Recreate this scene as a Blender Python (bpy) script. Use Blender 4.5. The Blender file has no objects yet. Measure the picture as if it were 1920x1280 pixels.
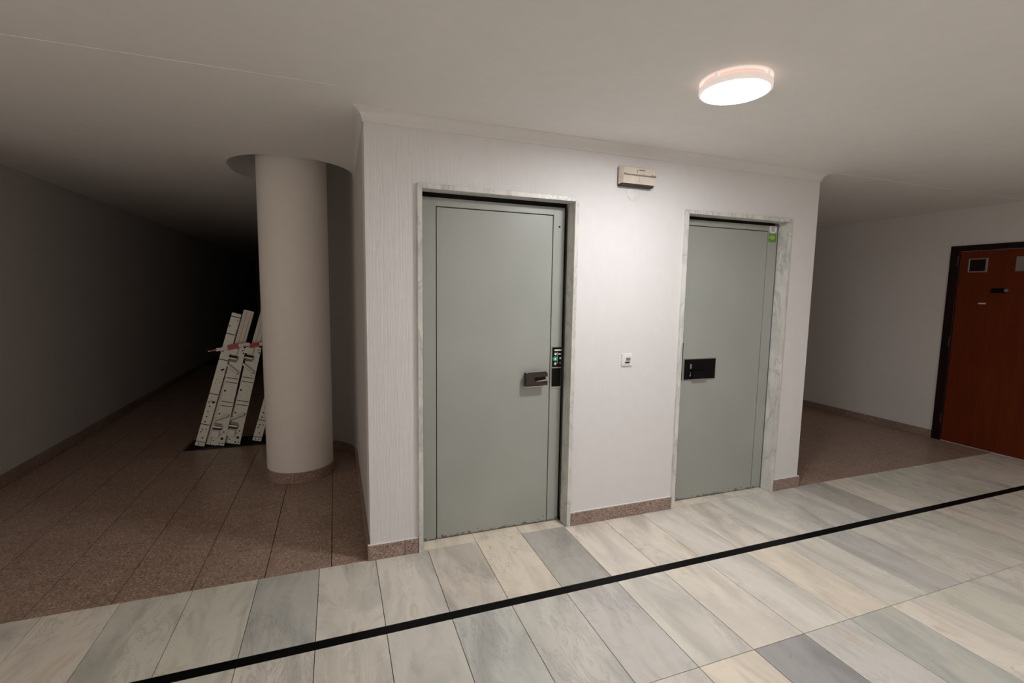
import bpy, bmesh, math, random
from mathutils import Vector, Matrix

random.seed(7)
S = bpy.context.scene
COL = S.collection
PI = math.pi

# ------------------------------------------------------------------ camera
cam_d = bpy.data.cameras.new('camera')
cam = bpy.data.objects.new('camera', cam_d)
COL.objects.link(cam)
cam_d.sensor_width = 36.0
cam_d.lens = 895.68 / 1920 * 36.0
cam_d.clip_start = 0.05
yaw, pitch, roll = 0.3543, -0.1035, 0.0151
fw = Vector((math.sin(yaw) * math.cos(pitch), math.cos(yaw) * math.cos(pitch), math.sin(pitch)))
rt = Vector((math.cos(yaw), -math.sin(yaw), 0))
up = rt.cross(fw)
r2 = math.cos(roll) * rt + math.sin(roll) * up
u2 = -math.sin(roll) * rt + math.cos(roll) * up
M = Matrix((r2, u2, -fw)).transposed().to_4x4()
M.translation = Vector((-0.1571, -2.7063, 1.5385))
cam.matrix_world = M
S.camera = cam

# ------------------------------------------------------------------ world, light, exposure
w = bpy.data.worlds.new('world')
S.world = w
w.use_nodes = True
w.node_tree.nodes['Background'].inputs[0].default_value = (0.5, 0.48, 0.46, 1)
w.node_tree.nodes['Background'].inputs[1].default_value = 0.0
LAMP_STRENGTH = 131.0          # the disc lamp on the ceiling
LAMP_POS = (1.505, -0.98)
# added fill light, low at the far left of the lobby, behind the viewer
ld = bpy.data.lights.new('side_fill', 'AREA')
ld.shape = 'RECTANGLE'
ld.size, ld.size_y = 1.5, 0.9
ld.energy = 27.0
ld.color = (1.0, 0.93, 0.86)
lo = bpy.data.objects.new('side_fill', ld)
COL.objects.link(lo)
lo.location = (-3.95, -4.57, 0.62)
lo.rotation_euler = (PI / 2, 0, 0)
# added round fill light under the ceiling, unseen behind the viewer
l2 = bpy.data.lights.new('ceiling_fill', 'AREA')
l2.shape = 'DISK'
l2.size = 0.4
l2.energy = 27.0
l2.color = (1.0, 0.97, 0.95)
l2o = bpy.data.objects.new('ceiling_fill', l2)
COL.objects.link(l2o)
l2o.location = (2.5, -3.7, 2.44)
S.view_settings.view_transform = 'Standard'
S.view_settings.look = 'None'
S.view_settings.gamma = 1.0
S.view_settings.use_curve_mapping = False
S.view_settings.exposure = 0.0
S.cycles.max_bounces = 10
S.cycles.diffuse_bounces = 8
S.cycles.glossy_bounces = 4

# ------------------------------------------------------------------ measures (metres)
W, H, HT = 3.326, 2.42, 2.47          # lift core width, wall height under the cove, ceiling
XL, XR = -2.585, 6.019                # side walls
XF = -5.0                             # lobby side wall, far left of the viewer
YB, YF = -4.6, 15.0                    # back of the lobby, end of the left corridor
NX, NY0, NY1, NR = -0.455, 1.574, 1.72, 0.45   # niche / ceiling opening (stadium)

# ------------------------------------------------------------------ materials
class N:
    def __init__(s, name):
        s.m = bpy.data.materials.new(name)
        s.m.use_nodes = True
        s.t = s.m.node_tree
        s.b = s.t.nodes['Principled BSDF']
    def n(s, typ, **kw):
        d = s.t.nodes.new(typ)
        for k, v in kw.items():
            if k.startswith('_'):
                setattr(d, k[1:], v)
            else:
                d.inputs[k.replace('__', ' ')].default_value = v
        return d
    def l(s, a, b):
        s.t.links.new(a, b)
    def ramp(s, fac, stops):
        r = s.t.nodes.new('ShaderNodeValToRGB')
        e = r.color_ramp.elements
        while len(e) < len(stops):
            e.new(0.5)
        for el, (p, c) in zip(e, stops):
            el.position = p
            el.color = c if len(c) == 4 else (*c, 1)
        s.l(fac, r.inputs[0])
        return r.outputs[0]
    def mix(s, fac, a, b, mode='MIX'):
        m = s.t.nodes.new('ShaderNodeMix')
        m.data_type = 'RGBA'
        m.blend_type = mode
        for i, v in ((0, fac), (6, a), (7, b)):
            if isinstance(v, (int, float)):
                m.inputs[i].default_value = v
            elif isinstance(v, tuple):
                m.inputs[i].default_value = v if len(v) == 4 else (*v, 1)
            else:
                s.l(v, m.inputs[i])
        return m.outputs[2]
    def coord(s, scale=(1, 1, 1), out='Object', rnd=False):
        tc = s.t.nodes.new('ShaderNodeTexCoord')
        mp = s.t.nodes.new('ShaderNodeMapping')
        mp.inputs['Scale'].default_value = scale
        s.l(tc.outputs[out], mp.inputs[0])
        if rnd:
            oi = s.t.nodes.new('ShaderNodeObjectInfo')
            v = s.t.nodes.new('ShaderNodeVectorMath')
            v.operation = 'MULTIPLY'
            s.l(oi.outputs['Random'], v.inputs[0])
            v.inputs[1].default_value = (37.0, 91.0, 53.0)
            s.l(v.outputs[0], mp.inputs['Location'])
            s.oi = oi
        return mp.outputs[0]
    def noise(s, vec, scale, detail=4, rough=0.55, dist=0.0):
        d = s.n('ShaderNodeTexNoise', Scale=scale, Detail=detail, Roughness=rough, Distortion=dist)
        s.l(vec, d.inputs['Vector'])
        return d.outputs['Fac']
    def bump(s, h, strength, dist=0.01):
        b = s.n('ShaderNodeBump', Strength=strength, Distance=dist)
        s.l(h, b.inputs['Height'])
        s.l(b.outputs[0], s.b.inputs['Normal'])
    def set(s, **kw):
        for k, v in kw.items():
            s.b.inputs[k.replace('__', ' ')].default_value = v
        return s.m

def plain(name, col, rough=0.5, metal=0.0, var=0.06, scale=30):
    k = N(name)
    f = k.noise(k.coord(), scale, 3)
    a = tuple(max(0, c * (1 - var)) for c in col)
    b = tuple(min(1, c * (1 + var)) for c in col)
    k.l(k.ramp(f, [(0.3, a), (0.7, b)]), k.b.inputs['Base Color'])
    return k.set(Roughness=rough, Metallic=metal)

def emitter(name, col, strength, base=(0.8, 0.8, 0.8)):
    k = N(name)
    k.b.inputs['Base Color'].default_value = (*base, 1)
    k.b.inputs['Emission Color'].default_value = (*col, 1)
    k.b.inputs['Emission Strength'].default_value = strength
    return k.m

def wall_mat(name, col, streak=0.0, fine=0.15):
    k = N(name)
    c = k.coord()
    f = k.noise(c, 1.3, 3)
    g = k.noise(c, 14, 4)
    base = k.ramp(f, [(0.3, tuple(x * 0.965 for x in col)), (0.7, col)])
    k.l(k.mix(0.05, base, k.ramp(g, [(0.35, (0.5, 0.5, 0.5)), (0.65, (1, 1, 1))]), 'MULTIPLY'), k.b.inputs['Base Color'])
    k.set(Roughness=0.75)
    if streak:
        h1 = k.noise(k.coord((72, 72, 3.5)), 1.0, 3, 0.6, 0.4)
        h2 = k.noise(c, 60, 2)
        add = k.n('ShaderNodeMath', _operation='MULTIPLY_ADD')
        k.l(h2, add.inputs[0]); add.inputs[1].default_value = 0.25; k.l(h1, add.inputs[2])
        # the trowelled ribs are coarse by the left corner and rubbed smooth beyond the first door
        sx = k.n('ShaderNodeSeparateXYZ'); k.l(c, sx.inputs[0])
        rg = k.n('ShaderNodeMapRange'); k.l(sx.outputs[0], rg.inputs[0])
        for i_, v_ in ((1, 0.25), (2, 1.3), (3, 1.0), (4, 0.10)): rg.inputs[i_].default_value = v_
        mu = k.n('ShaderNodeMath', _operation='MULTIPLY'); k.l(add.outputs[0], mu.inputs[0]); k.l(rg.outputs[0], mu.inputs[1])
        k.bump(mu.outputs[0], streak, 0.010)
    else:
        k.bump(k.noise(c, 45, 3), fine, 0.004)
    return k.m

M_WALL = wall_mat('white_stucco', (0.775, 0.76, 0.765), streak=0.55)
M_PLASTER = wall_mat('white_plaster', (0.76, 0.735, 0.715))
M_SHADEPL = wall_mat('shaded_plaster', (0.60, 0.575, 0.555))  # white plaster darkened to deepen the shade of the left corridor
M_COLUMN = wall_mat('column_plaster', (0.86, 0.80, 0.755))
M_CEIL = wall_mat('ceiling_paint', (0.86, 0.845, 0.83), fine=0.06)

M_COVE = wall_mat('cove_paint', (0.78, 0.765, 0.76), fine=0.05)

# marble floor tiles: body colour from the object's own colour, veins from noise
k = N('marble_tile')
v = k.coord((1.0, 1.0, 1.0), rnd=True)
soft = k.noise(v, 2.4, 4, 0.55, 0.8)
mp = k.n('ShaderNodeMapping', Scale=(4.2, 1.15, 1))
mp.inputs['Rotation'].default_value = (0, 0, 0.95)
k.l(v, mp.inputs[0])
band = k.noise(mp.outputs[0], 1.1, 5, 0.58, 1.1)          # broad soft clouds along the grain
fine = k.noise(mp.outputs[0], 2.6, 6, 0.62, 1.6)
where = k.noise(v, 1.7, 2)
base = k.mix(k.ramp(band, [(0.30, (0, 0, 0)), (0.55, (1, 1, 1))]), (0.70, 0.70, 0.70), (1.06, 1.05, 1.03))
tint = k.mix(1.0, k.oi.outputs['Color'], base, 'MULTIPLY')
g1 = k.ramp(fine, [(0.47, (0, 0, 0)), (0.497, (0.34, 0.34, 0.34)), (0.535, (0, 0, 0))])
g2 = k.ramp(where, [(0.50, (0, 0, 0)), (0.62, (1, 1, 1))])
t2 = k.mix(k.mix(1.0, g1, g2, 'MULTIPLY'), tint, (0.24, 0.235, 0.215))
och = k.ramp(band, [(0.585, (0, 0, 0)), (0.63, (0.36, 0.36, 0.36)), (0.70, (0, 0, 0))])
t3 = k.mix(k.mix(1.0, och, k.ramp(where, [(0.40, (1, 1, 1)), (0.52, (0, 0, 0))]), 'MULTIPLY'), t2, (0.46, 0.32, 0.16))
k.l(t3, k.b.inputs['Base Color'])
k.l(k.ramp(soft, [(0.3, (0.22, 0.22, 0.22)), (0.7, (0.33, 0.33, 0.33))]), k.b.inputs['Roughness'])
k.set(Specular__IOR__Level=0.5)
M_MARBLE = k.m

# white marble lining of the door openings
k = N('marble_lining')
v = k.coord((1, 1, 0.45), rnd=True)
s1 = k.noise(v, 9, 6, 0.6, 1.5)
s2 = k.noise(v, 3, 5, 0.6, 2.2)
c = k.ramp(s1, [(0.3, (0.55, 0.55, 0.53)), (0.6, (0.74, 0.73, 0.70))])
c = k.mix(k.ramp(s2, [(0.47, (0, 0, 0)), (0.5, (0.6, 0.6, 0.6)), (0.53, (0, 0, 0))]), c, (0.40, 0.40, 0.39))
k.l(c, k.b.inputs['Base Color'])
k.set(Roughness=0.35)
M_LINING = k.m

# speckled brown granite (floor tiles and skirting)
def granite(name, dark, mid, light, rough):
    k = N(name)
    v = k.coord(rnd=True)
    vo = k.n('ShaderNodeTexVoronoi', Scale=150.0)
    k.l(v, vo.inputs['Vector'])
    sp = k.n('ShaderNodeSeparateColor')
    k.l(vo.outputs['Color'], sp.inputs[0])
    c = k.ramp(sp.outputs[0], [(0.0, dark), (0.35, mid), (0.75, mid), (0.97, light)])
    big = k.noise(v, 4, 3)
    c = k.mix(0.35, c, k.ramp(big, [(0.3, (0.7, 0.7, 0.7)), (0.7, (1.1, 1.1, 1.1))]), 'MULTIPLY')
    k.l(c, k.b.inputs['Base Color'])
    k.set(Roughness=rough)
    return k.m
M_GRANITE = granite('brown_granite', (0.19, 0.118, 0.085), (0.385, 0.265, 0.205), (0.60, 0.46, 0.38), 0.34)
M_SKIRT = granite('granite_skirting', (0.15, 0.10, 0.08), (0.33, 0.235, 0.20), (0.50, 0.38, 0.33), 0.4)
M_GROUT = plain('floor_grout', (0.028, 0.02, 0.016), 0.85)
M_BLACKSTONE = plain('black_stone', (0.0025, 0.0025, 0.003), 0.4, 0, 0.3)
M_BLACKSTONE.node_tree.nodes['Principled BSDF'].inputs['Specular IOR Level'].default_value = 0.10

# painted steel of the lift doors, scuffed towards the sill
k = N('grey_green_paint')
c0 = k.coord()
f = k.noise(c0, 2.2, 3)
body = k.ramp(f, [(0.3, (0.345, 0.362, 0.335)), (0.7, (0.38, 0.398, 0.368))])
sx = k.n('ShaderNodeSeparateXYZ'); k.l(c0, sx.inputs[0])
rg = k.n('ShaderNodeMapRange'); k.l(sx.outputs[2], rg.inputs[0])
rg.inputs[1].default_value = 0.0; rg.inputs[2].default_value = 0.09; rg.inputs[3].default_value = 0.62; rg.inputs[4].default_value = 0.0
sc_n = k.noise(c0, 38, 5, 0.65)
mm = k.n('ShaderNodeMath', _operation='SUBTRACT'); k.l(rg.outputs[0], mm.inputs[0]); k.l(sc_n, mm.inputs[1])
wear = k.ramp(mm.outputs[0], [(0.0, (0, 0, 0)), (0.06, (0.75, 0.75, 0.75))])
k.l(k.mix(wear, body, (0.075, 0.062, 0.05)), k.b.inputs['Base Color'])
k.bump(k.noise(c0, 90, 2), 0.03, 0.002)
k.set(Roughness=0.38)
M_PAINT = k.m

# red brown veneer
def wood(name, a, b, rough=0.33):
    k = N(name)
    v = k.coord((1, 14, 1.0))
    f = k.noise(v, 2.2, 6, 0.6, 1.0)
    k.l(k.ramp(f, [(0.3, a), (0.7, b)]), k.b.inputs['Base Color'])
    k.set(Roughness=rough)
    return k.m
M_WOOD = wood('mahogany_veneer', (0.105, 0.017, 0.0035), (0.16, 0.027, 0.006))
M_WOODF = wood('dark_wood_frame', (0.012, 0.005, 0.004), (0.020, 0.008, 0.006))
for m_ in (M_WOOD, M_WOODF): m_.node_tree.nodes['Principled BSDF'].inputs['Specular IOR Level'].default_value = 0.25

M_BLACK = plain('black_plastic', (0.004, 0.004, 0.004), 0.5)
M_BLACK.node_tree.nodes['Principled BSDF'].inputs['Specular IOR Level'].default_value = 0.12
M_VOID = plain('dark_shaft', (0.015, 0.014, 0.013), 0.8)
M_CHROME = plain('brushed_chrome', (0.62, 0.61, 0.58), 0.28, 1.0)
M_BRONZE = plain('dark_bronze', (0.040, 0.026, 0.022), 0.45, 0.25)
M_CREAM = plain('cream_plastic', (0.66, 0.60, 0.52), 0.4)
M_CREAMD = plain('cream_diffuser', (0.72, 0.64, 0.56), 0.2)
M_GREYP = plain('grey_plastic', (0.24, 0.22, 0.20), 0.45)
M_WHITEP = plain('white_plastic', (0.80, 0.79, 0.77), 0.35)
M_MARK = plain('white_print', (0.75, 0.75, 0.72), 0.5)
M_PINKMARK = plain('pink_print', (0.75, 0.55, 0.52), 0.5)
M_METALW = plain('white_enamel_metal', (0.84, 0.83, 0.74), 0.42, 0.0, 0.06)
M_HOLE = plain('dark_hole', (0.012, 0.011, 0.010), 0.7)
M_GROOVE = plain('groove_shade', (0.14, 0.13, 0.11), 0.6)
M_RED = plain('red_film', (0.42, 0.015, 0.015), 0.35)
M_TAPEW = plain('white_film', (0.70, 0.66, 0.62), 0.35)
M_GREEN = plain('green_print', (0.10, 0.28, 0.04), 0.5)
M_GREENL = plain('light_green_print', (0.32, 0.50, 0.10), 0.5)
M_GREENLED = emitter('green_led', (0.08, 0.75, 0.45), 0.10, (0.02, 0.20, 0.12))
M_LAMP = emitter('lamp_diffuser_glow', (1.0, 0.985, 0.985), LAMP_STRENGTH)
M_LAMPRIM = emitter('lamp_rim_glow', (1.0, 0.58, 0.46), 0.55, (0.60, 0.42, 0.36))
M_LAMPBODY = emitter('lamp_translucent_body', (1.0, 0.86, 0.80), 0.48, (0.75, 0.66, 0.60))

# ------------------------------------------------------------------ mesh helpers
class B:
    """collects shapes, then becomes ONE mesh object"""
    def __init__(s):
        s.bm = bmesh.new()
    def box(s, x0, x1, y0, y1, z0, z1, bev=0.0, seg=1, mi=0):
        r = bmesh.ops.create_cube(s.bm, size=1.0)
        vs = r['verts']
        for v in vs:
            v.co = Vector((x0 + (v.co.x + .5) * (x1 - x0), y0 + (v.co.y + .5) * (y1 - y0), z0 + (v.co.z + .5) * (z1 - z0)))
        fs = {f for v in vs for f in v.link_faces}
        if bev:
            es = {e for v in vs for e in v.link_edges}
            rb = bmesh.ops.bevel(s.bm, geom=list(es), offset=bev, segments=seg, affect='EDGES', profile=0.5)
            fs = set(rb['faces']) | {f for f in fs if f.is_valid}
        for f in fs:
            f.material_index = mi
        return s
    def prism(s, pts, axis, a, b, mi=0):
        """pts 2-D outline; extruded along axis (0,1,2) from a to b"""
        def P(p, t):
            if axis == 1: return Vector((p[0], t, p[1]))
            if axis == 0: return Vector((t, p[0], p[1]))
            return Vector((p[0], p[1], t))
        v0 = [s.bm.verts.new(P(p, a)) for p in pts]
        v1 = [s.bm.verts.new(P(p, b)) for p in pts]
        n = len(pts)
        fs = [s.bm.faces.new(v0), s.bm.faces.new(v1[::-1])]
        for i in range(n):
            fs.append(s.bm.faces.new((v0[i], v1[i], v1[(i + 1) % n], v0[(i + 1) % n])))
        for f in fs:
            f.material_index = mi
        return s
    def cyl(s, p, r, h, axis=2, seg=24, r1=None, mi=0):
        m = Matrix.Translation(Vector(p))
        if axis == 1: m = m @ Matrix.Rotation(-PI / 2, 4, 'X')
        if axis == 0: m = m @ Matrix.Rotation(PI / 2, 4, 'Y')
        m = m @ Matrix.Translation(Vector((0, 0, h / 2)))
        q = bmesh.ops.create_cone(s.bm, cap_ends=True, segments=seg, radius1=r, radius2=r if r1 is None else r1, depth=h, matrix=m)
        for v in q['verts']:
            for f in v.link_faces: f.material_index = mi
        return s
    def lathe(s, prof, c=(0, 0), seg=64, closed=False):
        rings = []
        for r, z in prof:
            rings.append([s.bm.verts.new((c[0] + r * math.cos(2 * PI * i / seg), c[1] + r * math.sin(2 * PI * i / seg), z)) for i in range(seg)])
        n = len(rings)
        for j in range(n if closed else n - 1):
            a, b = rings[j], rings[(j + 1) % n]
            for i in range(seg):
                s.bm.faces.new((a[i], a[(i + 1) % seg], b[(i + 1) % seg], b[i]))
        return s
    def obj(s, name, mats, parent=None, smooth=False, loc=None):
        bmesh.ops.recalc_face_normals(s.bm, faces=s.bm.faces[:])
        me = bpy.data.meshes.new(name)
        s.bm.to_mesh(me)
        s.bm.free()
        if not isinstance(mats, (list, tuple)): mats = [mats]
        for m in mats: me.materials.append(m)
        if smooth:
            for p in me.polygons: p.use_smooth = True
            try: me.set_sharp_from_angle(angle=0.6)
            except Exception: pass
        return link(name, me, parent, loc)

def link(name, me, parent=None, loc=None):
    o = bpy.data.objects.new(name, me)
    COL.objects.link(o)
    if parent: o.parent = parent
    if loc is not None: o.location = loc
    return o

def empty(name, loc=(0, 0, 0), rot=None):
    o = bpy.data.objects.new(name, None)
    COL.objects.link(o)
    o.empty_display_size = 0.1
    o.location = loc
    if rot: o.rotation_euler = rot
    return o

def tag(o, label, cat, group=None, kind=None):
    o['label'] = label
    o['category'] = cat
    if group: o['group'] = group
    if kind: o['kind'] = kind
    return o

def struct(o, label=None):
    o['kind'] = 'structure'
    if label: o['label'] = label
    return o

# ================================================================== SETTING
# ---- floor slab with its tiles
b = B()
b.box(XF - 0.15, XR + 0.15, YB - 0.15, YF + 0.15, -0.12, -0.006)
floor = struct(b.obj('floor', M_GROUT), 'marble floor with a black inlay line and brown granite in the corridors')

tile_cache = {}
def tile_mesh(name, sx, sy, mat, gap):
    key = (name, round(sx, 4), round(sy, 4))
    if key in tile_cache: return tile_cache[key]
    hx, hy, c = sx / 2 - gap / 2, sy / 2 - gap / 2, 0.0008
    vs = []
    for z, d in ((-0.012, 0), (-c, 0), (0, c)):
        vs += [(-hx + d, -hy + d, z), (hx - d, -hy + d, z), (hx - d, hy - d, z), (-hx + d, hy - d, z)]
    fs = [(8, 9, 10, 11)]
    for a in (0, 4):
        for i in range(4):
            fs.append((a + i, a + (i + 1) % 4, a + 4 + (i + 1) % 4, a + 4 + i))
    me = bpy.data.meshes.new(name)
    me.from_pydata(vs, [], fs)
    me.materials.append(mat)
    tile_cache[key] = me
    return me

def add_tile(name, x0, x1, y0, y1, mat, gap, parent, color=None, turn=False, dz=0.0):
    o = link(name, tile_mesh(name, x1 - x0, y1 - y0, mat, gap), parent, ((x0 + x1) / 2, (y0 + y1) / 2, dz))
    if color: o.color = (*color, 1)
    if turn: o.rotation_euler = (0, 0, PI)
    return o

WARM, GREY, CREAM, PALE, GREEN = (0.80, 0.745, 0.67), (0.70, 0.68, 0.635), (0.83, 0.75, 0.64), (0.77, 0.735, 0.675), (0.70, 0.69, 0.61)
SPECIAL = {(1, -4): GREEN, (1, -3): GREEN, (1, -2): (0.55, 0.555, 0.52), (1, -1): PALE, (1, 0): PALE, (1, 1): (0.71, 0.655, 0.585), (1, 2): CREAM,
           (1, 3): (0.52, 0.50, 0.465), (1, 4): WARM, (1, 5): WARM, (1, 6): PALE, (1, 7): WARM, (1, 8): PALE, (1, 11): (0.50, 0.49, 0.46),
           (2, 0): GREY, (2, 1): (0.63, 0.63, 0.60), (2, 2): GREY, (2, 3): (0.64, 0.62, 0.595), (2, 4): PALE, (2, 5): WARM, (2, 6): PALE,
           (2, 7): CREAM, (2, 8): PALE, (2, 9): (0.60, 0.585, 0.565), (3, 3): PALE, (3, 4): CREAM, (3, 5): (0.40, 0.395, 0.395), (3, 6): (0.63, 0.61, 0.58),
           (3, 7): (0.56, 0.56, 0.52), (3, 8): WARM}
rows = [(-0.5868, 0.0), (-1.2607, -0.6392), (-1.8807, -1.2607), (-2.5007, -1.8807), (-3.1207, -2.5007)]
J0, TW = 0.028, 0.30
for ri, (y0, y1) in enumerate(rows, 1):
    for kx in range(-9, 20):
        x0, x1 = max(XL, J0 + kx * TW), min(XR, J0 + (kx + 1) * TW)
        if x1 - x0 < 0.02: continue
        c = SPECIAL.get((ri, kx)) or random.choice([WARM, GREY, PALE, PALE, GREEN, WARM])
        add_tile('marble_tile', x0, x1, y0, y1, M_MARBLE, 0.003, floor, c, random.random() < 0.5)
# black inlay strip, in lengths
xs = [XL, -2.08, -0.98, 0.125, 0.72, 1.82, 2.92, 4.02, 5.12, XR]
for a, c in zip(xs, xs[1:]):
    add_tile('black_strip', a, c, -0.6392, -0.5868, M_BLACKSTONE, 0.0016, floor)
# brown granite tiles in both corridors
GX, GS, GY = -0.2095, 0.335, 0.3262
def granite_run(xa, xb, ya, yb):
    i0, i1 = math.floor((xa - GX) / GS), math.ceil((xb - GX) / GS)
    j0, j1 = 0, math.ceil(yb / GY)
    for i in range(i0, i1):
        for j in range(j0, j1):
            x0, x1 = max(xa, GX + i * GS), min(xb, GX + (i + 1) * GS)
            y0, y1 = max(ya, j * GY), min(yb, (j + 1) * GY)
            if x1 - x0 > 0.02 and y1 - y0 > 0.02:
                add_tile('granite_tile', x0, x1, y0, y1, M_GRANITE, 0.0042, floor, None, random.random() < 0.5)
granite_run(XL, 0.0, 0.0, 15 * GY)
granite_run(W, XR, 0.0, 12 * GY)
# floor beyond the picture, joined
b = B()
for kx in range(-17, -8):
    for j in range(8):
        xa, xb = max(XF, J0 + kx * TW), min(XL, J0 + (kx + 1) * TW)
        ya, yb = max(YB, -0.62 * (j + 1)), -0.62 * j
        if xb - xa > .02: b.box(xa + .001, xb - .001, ya + .001, yb - .001, -0.012, 0)
for j in range(3):
    y0 = -3.1207 - 0.62 * (j + 1)
    for kx in range(-9, 20):
        x0, x1 = max(XL, J0 + kx * TW), min(XR, J0 + (kx + 1) * TW)
        if x1 - x0 > 0.02 and y0 + 0.62 > YB:
            b.box(x0 + .001, x1 - .001, max(YB, y0) + .001, y0 + .619, -0.012, 0)
o = b.obj('marble_tiles', M_MARBLE, floor); o['kind'] = 'stuff'; o.color = (*PALE, 1)
b = B()
for i in range(8):
    for j in range(15, 25):
        x0, x1 = max(XL, GX - 2.68 + (i + 0.33) * GS), min(-0.5, GX - 2.68 + (i + 1.33) * GS)
        if x1 - x0 > 0.02 and (j + 1) * GY < YF + .2:
            b.box(x0 + .001, x1 - .001, j * GY + .001, (j + 1) * GY - .001, -0.012, 0)
o = b.obj('granite_tiles', M_GRANITE, floor); o['kind'] = 'stuff'

# ---- ceiling with the rounded opening round the column
def arc(cx, cy, r, a0, a1, n):
    return [(cx + r * math.cos(math.radians(a0 + (a1 - a0) * i / n)), cy + r * math.sin(math.radians(a0 + (a1 - a0) * i / n))) for i in range(n + 1)]
x0, x1, y0, y1 = XF - .15, XR + .15, YB - .15, YF + .15
HR = NR + 0.003
front = arc(NX, NY0, HR, 180, 360, 40)          # left -> near -> right
back = arc(NX, NY1, HR, 0, 180, 40)             # right -> far -> left
b = B()
left = [(NX, y0), (NX, NY0 - HR)] + front[:20][::-1] + back[20:][::-1] + [(NX, y1), (x0, y1), (x0, y0)]
right = [(NX, y0), (x1, y0), (x1, y1), (NX, y1), (NX, NY1 + HR)] + back[:20][::-1] + front[21:][::-1] + [(NX, NY0 - HR)]
b.prism(left, 2, HT, HT + 0.28)
b.prism(right, 2, HT, HT + 0.28)
b.box(x0, x1, y0, y1, HT + 0.27, HT + 0.4)
ceiling = struct(b.obj('ceiling', M_CEIL), 'white plaster ceiling with a rounded opening round the column')
# slightly lower plaster fields (their edges show as faint lines)
b = B(); b.box(3.40, XR, -0.05, 4.1, HT - 0.0022, HT + 0.02, 0.001); b.obj('plaster_panel', M_CEIL, ceiling)
b = B(); b.box(3.655, XR, -1.75, -0.055, HT - 0.0012, HT + 0.02, 0.0006); b.obj('plaster_panel', M_CEIL, ceiling)
b = B(); b.box(XL, -0.12, -0.26, -0.02, HT - 0.0012, HT + 0.02, 0.0006); b.obj('plaster_panel', M_CEIL, ceiling)

# ---- outer walls
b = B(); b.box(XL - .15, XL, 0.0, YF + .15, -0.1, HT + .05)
struct(b.obj('wall_left', M_SHADEPL), 'plain white wall along the dark left corridor')
b = B(); b.box(XR, XR + .15, YB - .15, 4.3, -0.1, HT + .05)
struct(b.obj('wall_right', M_PLASTER), 'plain white wall with the wooden door')
b = B(); b.box(XF - .15, XF, YB - .15, 0.3, -0.1, HT + .05)
struct(b.obj('wall_lobby_left', M_PLASTER), 'side wall of the lobby')
b = B(); b.box(XF, XL - .15, 0.0, 0.15, -0.1, HT + .05)
struct(b.obj('wall_lobby_front', M_PLASTER), 'front wall of the lobby left of the corridor')
b = B(); b.box(XF - .15, XR + .15, YB - .15, YB, -0.1, HT + .05)
struct(b.obj('wall_back', M_PLASTER), 'white wall behind the viewer')
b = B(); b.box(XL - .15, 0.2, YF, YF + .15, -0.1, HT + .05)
struct(b.obj('wall_corridor_end', M_SHADEPL), 'wall closing the dark left corridor')
b = B(); b.box(W - .1, XR + .15, 4.15, 4.3, -0.1, HT + .05)
struct(b.obj('wall_right_end', M_PLASTER), 'wall closing the right corridor')

# ---- lift core: front wall with two openings, right side, left side with the curved niche
D1 = dict(a=0.3009, b=1.2394, h=2.0957, d=0.08)
D2 = dict(a=2.1042, b=3.0245, h=2.0845, d=0.076)
TH = 0.027
b = B()
T = 0.20
b.box(0.0, D1['a'] - TH, 0, T, -0.05, HT + .02)
b.box(D1['a'] - TH, D1['b'] + TH, 0, T, D1['h'] + TH, HT + .02)
b.box(D1['b'] + TH, D2['a'] - TH, 0, T, -0.05, HT + .02)
b.box(D2['a'] - TH, D2['b'] + TH, 0, T, D2['h'] + TH, HT + .02)
b.box(D2['b'] + TH, W, 0, T, -0.05, HT + .02)
struct(b.obj('wall_front', M_WALL), 'white wall with vertical brushed texture holding the two lift doors')
b = B(); b.box(W - .15, W, T, 4.2, -0.05, HT + .02)
struct(b.obj('wall_core_right', M_PLASTER), 'right side wall of the lift core')
# left side: straight return, curved niche behind the column, then on along the corridor
inner = [(0.0, T), (0.0, NY1 - 0.02)] + arc(NX, NY1, NR, 0, 96, 30) + [(-0.503, YF + .1)]
outline = inner + [(0.16, YF + .1), (0.16, T)]
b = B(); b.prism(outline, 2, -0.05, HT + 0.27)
struct(b.obj('wall_niche', M_SHADEPL, smooth=True), 'return wall of the lift core, curving behind the round column')

# ---- cove along the top of the core, mitred at both corners
prof = [(0.0, 2.408), (0.007, 2.408), (0.008, 2.420), (0.013, 2.436), (0.024, 2.451), (0.040, 2.460), (0.052, 2.463), (0.053, 2.472), (0.0, 2.472)]
path = [((0, 1.42), (-.02, 0)), ((0, 0), (-1, -1)), ((W, 0), (1, -1)), ((W, 4.15), (1, 0))]   # dies out before the opening
b = B()
rings = []
for (px, py), (nx, ny) in path:
    rings.append([b.bm.verts.new((px + nx * o_, py + ny * o_, z)) for o_, z in prof])
for r0, r1 in zip(rings, rings[1:]):
    for i in range(len(prof)):
        j = (i + 1) % len(prof)
        b.bm.faces.new((r0[i], r0[j], r1[j], r1[i]))
b.bm.faces.new(rings[0]); b.bm.faces.new(rings[-1][::-1])
struct(b.obj('trim_1', M_COVE), 'small white plaster cove along the top of the lift wall')

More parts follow.
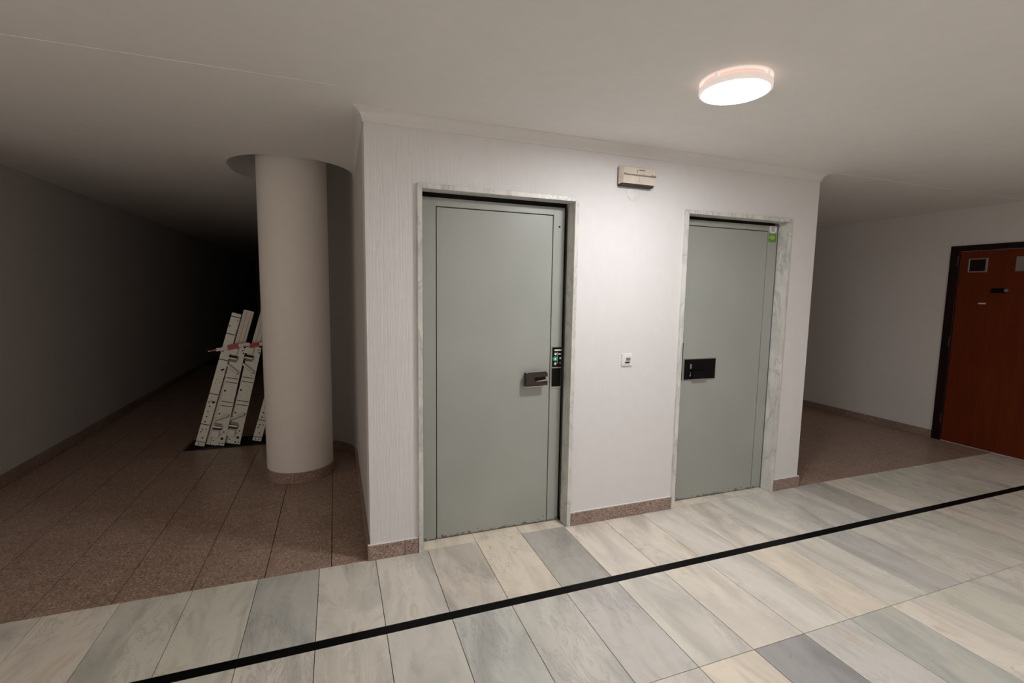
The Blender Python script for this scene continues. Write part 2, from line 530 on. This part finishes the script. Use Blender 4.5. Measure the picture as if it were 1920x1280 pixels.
# ---- skirtings
def skirt_run(name, segs, h, label, caulk=False):
    root = empty(name)
    struct(root, label)
    for s_ in segs:
        b = B(); b.box(*s_, 0.0, h, 0.003)
        b.obj('skirting_tile', M_SKIRT, root)
        if caulk:
            b = B(); b.box(s_[0], s_[1], -.0105, 0.0, h - .001, h + .006, 0.002)
            b.obj('caulk_line', M_WHITEP, root)
    return root
t = 0.014
skirt_run('baseboard_front', [(-t, 0.192, -t, 0.0), (0.1935, D1['a'] - TH - .002, -t, 0.0),
                              (D1['b'] + TH + .002, D2['a'] - TH - .002, -t, 0.0),
                              (D2['b'] + TH + .002, W + t, -t, 0.0)], 0.088, 'speckled brown granite skirting under the lift wall', True)
skirt_run('baseboard_core_left', [(-t, 0.0, 0.001, 0.60), (-t, 0.0, 0.602, 1.20), (-t, 0.0, 1.202, 1.71)], 0.09, 'granite skirting on the return wall beside the column')
skirt_run('baseboard_core_right', [(W, W + t, 0.001 + .6 * i, .6 * i + .599) for i in range(6)], 0.09, 'granite skirting on the right side of the lift core')
skirt_run('baseboard_right', [(XR - t, XR, 0.53 + .6 * i, 1.128 + .6 * i) for i in range(6)] + [(XR - t, XR, -1.1 - .6 * i, -.502 - .6 * i) for i in range(5)], 0.087, 'granite skirting along the right wall')
skirt_run('baseboard_left', [(XL, XL + t, 0.0 + .6 * i, .598 + .6 * i) for i in range(15)], 0.09, 'granite skirting along the left wall')
# curved skirting in the niche
b = B()
pin = arc(NX, NY1, NR, 2, 94, 24); pout = arc(NX, NY1, NR - t, 2, 94, 24)
b.prism(pin + pout[::-1], 2, 0, 0.09)
struct(b.obj('baseboard_niche', M_SKIRT), 'dark granite skirting following the curved niche')

# ---- round column
CX, CY, CR = -0.459, 1.574, 0.256
col = empty('column', (CX, CY, 0))
struct(col, 'round white plastered column in front of the curved niche')
b = B(); b.lathe([(CR, 0.0), (CR, HT + 0.272)], seg=96)
b.obj('shaft', M_COLUMN, col, smooth=True)
n_seg = 7
for i in range(n_seg):                       # base ring cut in short curved pieces
    a0, a1 = 360 / n_seg * i - 96.5, 360 / n_seg * (i + 1) - 97.1
    b = B(); b.prism(arc(0, 0, CR + 0.013, a0, a1, 9) + arc(0, 0, CR, a1, a0, 9), 2, 0, 0.083)
    b.obj('skirting_piece', M_SKIRT, col, smooth=True)

# ================================================================== LIFT DOORS
def lift_door(name, D, fx0, fx1, fz, lx0, lx1, lz, y, label, cat):
    root = empty(name, ((D['a'] + D['b']) / 2, 0, 0))
    struct(root, label)
    ox = -root.location.x
    F = -0.02
    def P(b, nm, m, **kw):
        o = b.obj(nm, m, root, **kw)
        o.location.x = ox
        return o
    for xa, xb in ((D['a'] - TH, D['a']), (D['b'], D['b'] + TH)):
        b = B(); b.box(xa, xb, F, D['d'], 0.0, D['h'] + TH, 0.0015)
        P(b, 'marble_jamb', M_LINING)
    b = B(); b.box(D['a'] - .001, D['b'] + .001, F, D['d'], D['h'], D['h'] + TH, 0.0015)
    P(b, 'marble_lintel', M_LINING)
    # sill pieces continue the floor grid
    kx = [D['a']] + [J0 + TW * i for i in range(0, 14) if D['a'] + .03 < J0 + TW * i < D['b'] - .03] + [D['b']]
    for i, (a, c) in enumerate(zip(kx, kx[1:])):
        b = B(); b.box(a + .001, c - .001, 0.0015, y + .03, -0.01, 0.001, 0.0008)
        o = P(b, 'sill_tile', M_MARBLE); o.color = (*random.choice([CREAM, PALE, WARM]), 1)
    # dark lift shaft seen through the gaps
    b = B(); b.box(D['a'] - .02, D['b'] + .02, y + 0.05, 0.2, 0.0, D['h'] + .02)
    P(b, 'shaft_backing', M_VOID)
    # steel frame: two stiles and a head
    bs = 0.0009
    b = B()
    b.box(fx0, lx0 - .0055, y, y + .045, 0.004, fz, bs)
    b.box(lx1 + .0055, fx1, y, y + .045, 0.004, fz, bs)
    b.box(lx0 - .0055, lx1 + .0055, y, y + .045, lz + .0055, fz, bs)
    P(b, 'steel_frame', M_PAINT)
    b = B(); b.box(lx0, lx1, y + .0015, y + .042, 0.008, lz, bs)
    P(b, 'leaf', M_PAINT)
    return root, ox, P

root1, ox1, P1 = lift_door('door_1', D1, 0.3215, 1.2265, 2.073, 0.404, 1.1435, 2.0195, 0.097, 'larger nearer grey green steel lift door in a white marble surround', 'door')
root2, ox2, P2 = lift_door('door_2', D2, 2.108, 3.0215, 2.064, 2.1905, 2.925, 2.0195, 0.080, 'farther grey green steel lift door with a black plate and stickers', 'door')
DY1, DY2 = 0.097, 0.080

# door 1: screw, pull handle, call plate
b = B(); b.cyl((1.19, DY1 + .001, 1.954), 0.006, 0.003, 1, 14)
b.bm.transform(Matrix.Translation((0, -0.004, 0)))
P1(b, 'screw', M_HOLE)
# C-shaped pull: plate stands off the leaf, its slot opens to the right
hx0, hx1, hz0, hz1 = 0.962, 1.108, 0.944, 1.036
def rounded_c():
    r = 0.012
    pts = [(hx1 - r, hz1), (hx0 + r, hz1 - .003), (hx0 + .003, hz1 - r), (hx0, hz0 + .003), (hx1, hz0 + .004)]
    pts += [(hx1, hz0 + 0.034), (hx0 + .062, hz0 + .034)]
    pts += [(hx0 + .056, hz0 + .040), (hx0 + .054, hz0 + .047), (hx0 + .057, hz0 + .054), (hx0 + .063, hz0 + .058)]
    pts += [(hx1, hz0 + .060), (hx1, hz1 - r)]
    return pts
b = B(); b.prism(rounded_c(), 1, 0.045, 0.056)
hnd = P1(b, 'pull_handle', M_BRONZE)
hnd['label'] = 'dark bronze C shaped pull handle'
for (a, c, d, e) in ((hx0 + .004, hx0 + .03, hz0 + .008, hz1 - .01),):
    b = B(); b.box(a, c, 0.055, DY1 + .002, d, e, 0.002); b.obj('standoff', M_BRONZE, hnd)
b = B(); b.box(hx0 + .05, hx1, 0.066, 0.070, hz0 + .02, hz0 + .066, 0.001); b.obj('slot_backing', M_HOLE, hnd)
b = B(); b.prism([(hx0 + .062, hz0 + .030), (hx1 - .002, hz0 + .034), (hx1 - .002, hz0 + .044), (hx0 + .085, hz0 + .036)], 1, 0.040, 0.052); b.obj('grip_lip', M_CHROME, hnd)
b = B(); b.box(hx1 - .012, hx1 + .003, 0.050, 0.064, hz0 + .046, hz0 + .058, 0.002); b.obj('latch_tip', M_CHROME, hnd)
b = B(); b.prism([(hx0 + .002, hz1 - .003), (hx0 + .014, hz1 + .002), (hx1 - .012, hz1 + .004), (hx1 - .012, hz1 + .001), (hx0 + .014, hz1 - .001), (hx0 + .004, hz1 - .008)], 1, 0.044, 0.060); b.obj('grip_edge', M_CHROME, hnd)
b = B(); b.box(hx0 - .002, hx1 - .02, 0.050, DY1 + .002, hz0 - .006, hz0, 0.001); b.obj('grip_edge', M_CHROME, hnd)
# call plate on the right stile
px = lambda a: 1.157 + (a - 670) * 0.000365
pz = lambda c: 1.187 - (c - 275) * 0.000387
py = DY1
b = B(); b.box(1.155, 1.2355 - .009, py - .004, py + .001, 0.912, 1.189, 0.0015)
plate = P1(b, 'call_plate', M_CHROME); plate['label'] = 'black call plate with lit green lamp and bright rim'
b = B(); b.box(1.159, 1.2235, py - .007, py - .003, 1.054, 1.184, 0.001); b.obj('display_panel', M_BLACK, plate)
b = B(); b.box(1.159, 1.2235, py - .007, py - .003, 0.925, 1.047, 0.001); b.obj('blank_panel', M_BLACK, plate)
def mark(a0, a1, c0, c1, m, name='mark', parent=plate):
    b = B(); b.box(px(a0), px(a1), py - .0078, py - .006, pz(c1), pz(c0), 0.0003); return b.obj(name, m, parent)
mark(712, 852, 318, 344, M_MARK, 'label_strip')
mark(790, 842, 386, 408, M_MARK, 'label_strip')
mark(715, 757, 376, 414, M_MARK, 'button')
mark(712, 755, 540, 580, M_PINKMARK, 'button')
mark(772, 777, 362, 560, M_MARK, 'divider')
mark(815, 848, 452, 484, M_MARK, 'symbol')
mark(818, 842, 530, 572, M_GREYP, 'symbol')
b = B(); b.cyl((px(728), py - .0095, pz(476)), 0.0165, 0.003, 1, 28); b.obj('lamp_ring', M_GREENLED, plate)
b = B(); b.cyl((px(730), py - .011, pz(478)), 0.006, 0.003, 1, 20); b.obj('lamp_centre', emitter('green_led_centre', (0.35, 1.0, 0.75), 0.45, (0.3, 0.7, 0.5)), plate)

# door 2: lock slot and black pull plate
b = B(); b.box(2.186, 2.193, DY2 - .003, DY2 + .004, 0.915, 1.19, 0.001); P2(b, 'lock_slot', M_HOLE)
b = B(); b.box(2.203, 2.497, DY2 - .004, DY2 + .003, 0.916, 1.074, 0.0015)
bp = P2(b, 'pull_plate', M_CHROME); bp['label'] = 'black rectangular pull plate with a bright rim'
b = B(); b.box(2.208, 2.491, DY2 - .006, DY2 - .003, 0.921, 1.069, 0.001); b.obj('black_face', M_BLACK, bp)
# cup pull in the plate
cup = [(DY2 - .006, 0.925), (DY2 - .028, 0.930), (DY2 - .030, 0.985), (DY2 - .026, 0.985), (DY2 - .024, 0.935), (DY2 - .006, 0.934)]
b = B(); b.prism(cup, 0, 2.265, 2.395); b.obj('cup_pull', M_BLACK, bp)
b = B(); b.box(2.258, 2.272, DY2 - .0068, DY2 - .0055, 1.00, 1.034, .0003); b.obj('printed_bar', M_GREYP, bp)
b = B(); b.prism([(2.2615, 0.975), (2.2615, 0.955), (2.254, 0.955), (2.263, 0.938), (2.272, 0.955), (2.2665, 0.955), (2.2665, 0.975)], 1, DY2 - .0068, DY2 - .0055); b.obj('printed_arrow', M_GREYP, bp)

# stickers on the right stile of door 2
def sticker(name, x0, x1, z0, z1, m, label):
    root = empty(name, ((x0 + x1) / 2, DY2 - .0005, z0))
    tag(root, label, 'sticker')
    return root
st = sticker('white_sticker', 2.937, 3.008, 2.008, 2.063, M_WHITEP, 'white round bottomed sticker at the top corner of the farther lift door')
cx0 = st.location.x
pts = [(-.035, .055), (-.035, .025), (-.028, .010), (-.012, .002), (.012, .002), (.028, .010), (.035, .025), (.035, .055)]
b = B(); b.prism(pts, 1, -.0014, 0); b.obj('backing', M_WHITEP, st)
b = B(); b.prism([(-.017, .05), (-.017, .022), (-.008, .013), (.008, .013), (.017, .022), (.017, .05)], 1, -.002, -.0012); b.obj('print', plain('grey_print', (0.42, 0.40, 0.40), 0.5), st)
b = B(); b.box(-.009, .009, -.0026, -.0018, .024, .028); b.obj('print_line', M_WHITEP, st)
b = B(); b.box(-.009, .009, -.0026, -.0018, .036, .040); b.obj('print_line', M_WHITEP, st)
st = sticker('green_sticker', 2.933, 3.012, 1.944, 2.009, M_GREEN, 'green sticker just under the white one on the farther lift door')
b = B(); b.box(-.037, .037, -.0012, 0, 0.0, .064); b.obj('backing', M_GREEN, st)
b = B(); b.box(-.03, .022, -.0018, -.001, .026, .044); b.obj('print', M_GREENL, st)
b = B(); b.box(-.012, .012, -.0022, -.001, .018, .050); b.obj('print', M_GREENL, st)

# ================================================================== WALL FITTINGS
# emergency light
ex, ez = 1.672, 2.2275
em = empty('emergency_light', (ex, 0, ez))
tag(em, 'cream plastic emergency light box on the wall between the lift doors', 'light')
hw, hh = 0.131, 0.116
b = B(); b.box(-hw, hw, -0.022, 0.0, 0.0, hh, 0.004, 2); b.obj('back_box', M_CREAM, em)
b = B()
q = [(-hw + .002, -0.022, .002), (hw - .002, -0.022, .002), (hw - .002, -0.022, hh - .002), (-hw + .002, -0.022, hh - .002),
     (-hw + .010, -0.052, .003), (hw - .008, -0.052, .003), (hw - .012, -0.050, hh - .012), (-hw + .018, -0.050, hh - .012)]
vs = [b.bm.verts.new(c) for c in q]
for f in ((0, 1, 5, 4), (1, 2, 6, 5), (2, 3, 7, 6), (3, 0, 4, 7), (4, 5, 6, 7), (3, 2, 1, 0)):
    b.bm.faces.new([vs[i] for i in f])
b.obj('cover', M_CREAMD, em)
b = B(); b.box(-hw + .030, hw - .010, -0.0545, -0.05, .053, .061, .001); b.obj('groove_bar', M_GREYP, em)
b = B(); b.box(-hw + .002, hw - .018, -0.046, -.0005, -.010, .003, .002); b.obj('shadow_strip', plain('shadow_strip', (0.035, 0.028, 0.026), 0.7), em)  # dark strip painting the shadow line under the box
b = B(); b.box(-hw - .0025, -hw + .001, -0.012, -.0005, -.004, hh - .012, .001); b.obj('shadow_strip', M_GREYP, em)  # grey strip painting the shade along the left edge
for xx, ww in ((-.108, .012), (.098, .016), (.118, .010)):
    b = B(); b.box(xx - ww / 2, xx + ww / 2, -0.055, -0.046, .052, .066, .002); b.obj('clip', M_GREYP, em)
b = B(); b.box(-.002, .022, -0.0545, -0.051, .012, .050, .002); b.obj('lens_rib', M_CREAM, em)
b = B(); b.box(-.005, .040, -0.0532, -0.051, .086, .093, .0005); b.obj('rating_label', M_GREYP, em)
b = B(); b.box(-.020, -.016, -0.0535, -0.051, .074, .088, .0005); b.obj('indicator', M_GREYP, em)
# round blanking plate under it
b = B(); b.lathe([(0.0005, -0.004), (0.047, -0.004), (0.050, -0.002), (0.050, 0.0)], seg=48)
b.bm.transform(Matrix.Rotation(-PI / 2, 4, 'X'))
for v_ in b.bm.verts: v_.co.y = -abs(v_.co.y)
o = b.obj('blanking_plate', plain('white_cover', (0.77, 0.75, 0.75), 0.5), None, smooth=True, loc=(1.668, 0, 2.183))
tag(o, 'round white blanking plate partly hidden under the emergency light', 'plate')
# call button switch
sw = empty('wall_switch', (1.663, 0, 1.0575))
tag(sw, 'square white push button switch between the lift doors', 'switch')
b = B(); b.box(-.0415, .0415, -.010, 0, 0, .084, .004, 2); b.obj('face_plate', M_WHITEP, sw)
b = B(); b.box(-.028, .028, -.0125, -.009, .012, .070, .002); b.obj('insert', M_WHITEP, sw)
b = B(); b.box(-.012, .022, -.0138, -.012, .036, .056, .001); b.obj('window', M_GREYP, sw)
b = B(); b.prism([(-.022, .029)] + arc(0.0, .032, .022, 188, 352, 10) + [(.022, .029)], 1, -.0145, -.012)
for v_ in b.bm.verts: v_.co.z = .029 - (.029 - v_.co.z) * .55
b.obj('button', M_HOLE, sw)

# ================================================================== CEILING LAMP
lx, ly = LAMP_POS
lamp = empty('ceiling_lamp', (lx, ly, HT))
tag(lamp, 'round flat white lamp lit on the ceiling in front of the lifts', 'lamp')
b = B(); b.lathe([(0.149, 0.0), (0.149, -.006), (0.143, -.008), (0.135, -.006), (0.135, 0.0)], seg=72, closed=True); b.obj('mounting_ring', M_LAMPBODY, lamp, smooth=True)
b = B(); b.lathe([(0.118, 0.004), (0.118, -.026)], seg=64); b.obj('glowing_spacer', M_LAMPRIM, lamp, smooth=True)
for a in range(4):
    t_ = math.radians(195 + 90 * a)
    b = B(); b.box(-.006, .006, -.009, .009, -.024, -.004, .002)
    o = b.obj('post', M_LAMPBODY, lamp); o.location = (.141 * math.cos(t_), .141 * math.sin(t_), 0); o.rotation_euler = (0, 0, t_)
b = B(); b.lathe([(0.0004, -.022), (0.146, -.022), (0.1485, -.026), (0.1485, -.045), (0.145, -.049), (0.1387, -.049), (0.1387, -.036), (0.0004, -.036)], seg=96)
b.obj('housing', M_LAMPBODY, lamp, smooth=True)
b = B(); b.lathe([(0.0004, -.0515), (0.10, -.0510), (0.132, -.0495), (0.1383, -.046)], seg=96); b.obj('diffuser', M_LAMP, lamp, smooth=True)

# ================================================================== WOODEN DOOR on the right wall
wd = empty('door_3', (XR, 0.0, 0))
struct(wd, 'dark reddish brown wooden flat door in the right wall')
yl, yr = 0.440, -0.440                      # leaf edges
b = B()
b.box(-.018, .02, yl, .523, 0, 2.088, .003); b.box(-.018, .02, -.523, yr, 0, 2.088, .003); b.box(-.018, .02, yr, yl, 2.03, 2.088, .003)
b.obj('frame', M_WOODF, wd)
b = B(); b.box(-.010, .02, yr + .004, yl - .004, 0.008, 2.026, .002)
b.obj('leaf', M_WOOD, wd)
for y0_, y1_, nm in ((.201, .360, 'name_plate'), (-.175, -.014, 'name_plate')):
    b = B()
    z0_, z1_ = 1.808, 1.950
    bw = .012
    b.box(-.018, -.009, y0_, y1_, z0_, z0_ + bw, .001); b.box(-.018, -.009, y0_, y1_, z1_ - bw, z1_, .001)
    b.box(-.018, -.009, y0_, y0_ + bw * 1.4, z0_ + bw, z1_ - bw, .001); b.box(-.018, -.009, y1_ - bw, y1_, z0_ + bw, z1_ - bw, .001)
    npl = b.obj(nm, M_CHROME if y0_ > 0 else M_GREYP, wd)
    b = B(); b.box(-.013, -.009, y0_ + bw, y1_ - bw, z0_ + bw, z1_ - bw); b.obj('plate_insert', M_WOODF if y0_ > 0 else M_GREYP, npl)
b = B(); b.box(-.022, -.009, .035, .150, 1.600, 1.645, .005); lk = b.obj('security_lock', M_BLACK, wd)
b = B(); b.cyl((-.030, .030, 1.624), .016, .022, 0, 18); b.obj('lock_knob', M_CHROME, lk)
b = B(); b.box(-.0125, -.009, .182, .243, 1.486, 1.499, .0005); b.obj('small_label', M_PINKMARK, wd)
for z_ in (1.93, 1.08, 0.25):
    b = B(); b.cyl((-.020, .452, z_ - .05), .007, .10, 2, 12); b.obj('hinge', M_BRONZE, wd)
b = B(); b.cyl((-.05, -.36, 1.0), .014, .045, 0, 16); hk = b.obj('door_knob', M_CHROME, wd)
b = B(); b.cyl((-.075, -.36, 1.0), .028, .028, 0, 24, .02); b.obj('knob_cap', M_CHROME, hk)

# ================================================================== STACK OF METAL RAILS behind the column
RY = 2.5
b = B(); b.box(-1.53, -0.62, RY - .06, RY + .28, 0.0, 0.006, .002)  # thin black layer added as the rails' contact shadow on the floor
o = b.obj('contact_shadow', plain('contact_shade', (0.012, 0.012, 0.012), 0.5)); tag(o, 'thin black layer painting the contact shadow under the leaning metal rails', 'shadow')

def rail_root(name, x, z, deg, label, y=RY):
    r = empty(name, (x, y, z), (0, math.radians(deg), 0))
    tag(r, label, 'rail', 'white metal rails leaning behind the column')
    return r
def hole(p, u, v, r=.006, nm='hole', m=M_HOLE, y=0.0):
    b = B(); b.cyl((u, y - .0015, v), r, .002, 1, 12); return b.obj(nm, m, p)

def narrow_rail(x, z, label):
    r = rail_root('segmented_rail', x, z, 16, label)
    seams = [0.0, 0.044, 0.216, 0.520, 0.861, 1.117, 1.288, 1.326]
    for a, c in zip(seams, seams[1:]):
        b = B(); b.box(0.003, 0.083, 0.0, 0.035, a + .0035, c - .0035, .0025); b.obj('segment', M_METALW, r)
    b = B(); b.box(0.008, 0.078, 0.012, 0.06, 0.004, 1.322); b.obj('core_bar', M_HOLE, r)
    for u, v, s_ in ((.030, .022, .006), (.060, .022, .005), (.048, .086, .007), (.024, .141, .006), (.031, .169, .006), (.062, .172, .005), (.032, .246, .007), (.034, .295, .007), (.035, .345, .006),
                     (.037, .397, .007), (.056, .440, .011), (.022, .437, .006), (.040, .450, .006), (.066, .448, .006), (.028, .629, .004), (.060, .642, .004), (.030, .664, .004), (.052, .762, .009), (.064, .772, .008), (.018, .942, .006), (.017, 1.192, .006), (.067, 1.261, .005)):
        hole(r, u, v, s_)
    return r
narrow_rail(-1.453, 0.033, 'narrow white rail of seven drilled segments, leftmost of the leaning stack')
narrow_rail(-0.965, 0.036, 'narrow white drilled rail half hidden by the column')

def channel(x, z, label):
    r = rail_root('grooved_channel', x, z, 16, label, RY + .022)
    L = 1.34
    pts = [(0, 0), (.030, 0), (.033, .008), (.040, .008), (.043, 0), (.066, 0), (.069, .008), (.073, .008), (.076, 0), (.088, 0), (.088, .04), (0, .04)]
    b = B()
    b.prism([(u, v) for u, v in pts], 2, 0, L)
    b.obj('profile', plain('cream_enamel', (0.74, 0.67, 0.60), 0.45), r)
    b = B(); b.box(0.0, .088, -.002, .042, L, L + .012, .001); b.obj('end_cap', M_METALW, r)
    return r
channel(-1.36, 0.03, 'tall cream grooved channel rising behind the left bracket plate')
channel(-1.21, 0.035, 'tall cream grooved channel beside the column, behind the right bracket plate')

def bracket_plate(x, label):
    r = rail_root('bracket_plate', x, 0.035, 13.3, label, RY - .012)
    Wp, L = .112, 1.0
    pts = [(0, 0), (Wp, 0), (Wp, 1.035), (.02, .985), (0, .97)]
    b = B(); b.prism(pts, 1, 0.0, .012); b.obj('face_plate', M_METALW, r)
    b = B(); b.box(.004, Wp - .004, .012, .022, .01, .96); b.obj('back_flange', M_METALW, r)
    g = lambda u: u + .028
    for u, v, s_ in ((.054, .067, .013), (.078, .985, .013), (-.013, .040, .006), (.041, .020, .007), (.068, .022, .006), (.057, .134, .007), (.039, .108, .005), (.062, .945, .006), (.078, .955, .005), (.077, .922, .007), (-.010, .535, .009), (-.013, .305, .008), (.050, .690, .004)):
        hole(r, min(g(u), Wp - .01), v, s_)
    for v in (.389, .429, .622, .665):
        b = B(); b.box(g(-.020), g(.078), -.0022, .001, v - .004, v + .004, .0015); o = b.obj('slot', M_GROOVE, r)
    # lower latch: bracket, roller, diagonal lever;  upper latch mirrored
    for s_, zc in ((1, .075), (-1, .962)):
        Z = lambda t_: zc + s_ * t_
        lo, hi = sorted((Z(0.0), Z(.065)))
        b = B(); b.box(g(-.045), g(.024), -.018, 0, lo, hi, .004)
        o = b.obj('bracket', M_METALW, r)
        b = B(); b.cyl((g(-.038), -.020, Z(.105)), .014, .070, 0, 20); b.obj('roller', M_CHROME, r)
        lo, hi = sorted((Z(.078), Z(.090)))
        b = B(); b.box(g(-.040), g(.034), -.022, -.001, lo, hi, .002); b.obj('roller_shade', M_HOLE, r)
        lo, hi = sorted((Z(.128), Z(.136)))
        b = B(); b.box(g(-.036), g(.030), -.020, -.001, lo, hi, .002); b.obj('roller_bar', M_GREYP, r)
        lp = [(g(-.042), Z(.158)), (g(.062), Z(.222)), (g(.070), Z(.240)), (g(.050), Z(.242)), (g(-.040), Z(.182))]
        b = B(); b.prism([(u_ + .003, v_ - .010) for u_, v_ in lp], 1, -.006, -.0015); b.obj('lever_shadow', M_GROOVE, r)  # dark offset copy painting the lever's shadow on the plate
        b = B(); b.prism(lp, 1, -.028, -.006); b.obj('lever', plain('lever_enamel', (0.78, 0.72, 0.64), 0.4), r)
    b = B(); b.box(g(-.047), g(-.026), -.010, .01, .078, .095, .002); b.obj('foot_tab', M_METALW, r)
    return r
bracket_plate(-1.313, 'wide white plate with two chrome roller latches, left of the matching pair')
bracket_plate(-1.178, 'wide white plate with two chrome roller latches, right of the matching pair')

# red and white barrier tape wound round the stack
tp = empty('barrier_tape', (-1.24, RY - .052, 0.95))
tag(tp, 'red and white barrier tape wound round the leaning metal rails', 'tape')
segs = [(0.018, .004, .055, .008, M_TAPEW, .030), (.055, .008, .112, .020, M_TAPEW, .034), (.112, .020, .205, .038, M_RED, .050), (.205, .040, .30, .050, M_TAPEW, .032), (.300, .034, .385, .050, M_RED, .042), (.385, .050, .46, .054, M_TAPEW, .030), (.46, .054, .56, .054, M_RED, .03)]
for x0_, z0_, x1_, z1_, m, hgt in segs:
    b = B()
    if m is M_RED and x0_ < 0: continue
    n = 5
    top, bot = [], []
    for i in range(n + 1):
        f = i / n
        xx = x0_ + (x1_ - x0_) * f; zz = z0_ + (z1_ - z0_) * f
        top.append((xx, zz + hgt / 2)); bot.append((xx, zz - hgt / 2))
    b.prism(top + bot[::-1], 1, -.0012 + .006 * math.sin(x0_ * 9), .0012 + .006 * math.sin(x0_ * 9))
    b.obj('red_stripe' if m is M_RED else 'white_stripe', m, tp)
b = B(); b.prism([(-.035, -.010), (-.022, -.009), (.02, -.006), (.02, .012), (-.022, -.001), (-.035, -.004)], 1, -.001, .001); b.obj('loose_end', M_RED, tp)
b = B(); b.prism([(-.048, -.013), (-.035, -.012), (-.035, -.003), (-.048, -.005)], 1, -.001, .001); b.obj('loose_tip', M_TAPEW, tp)
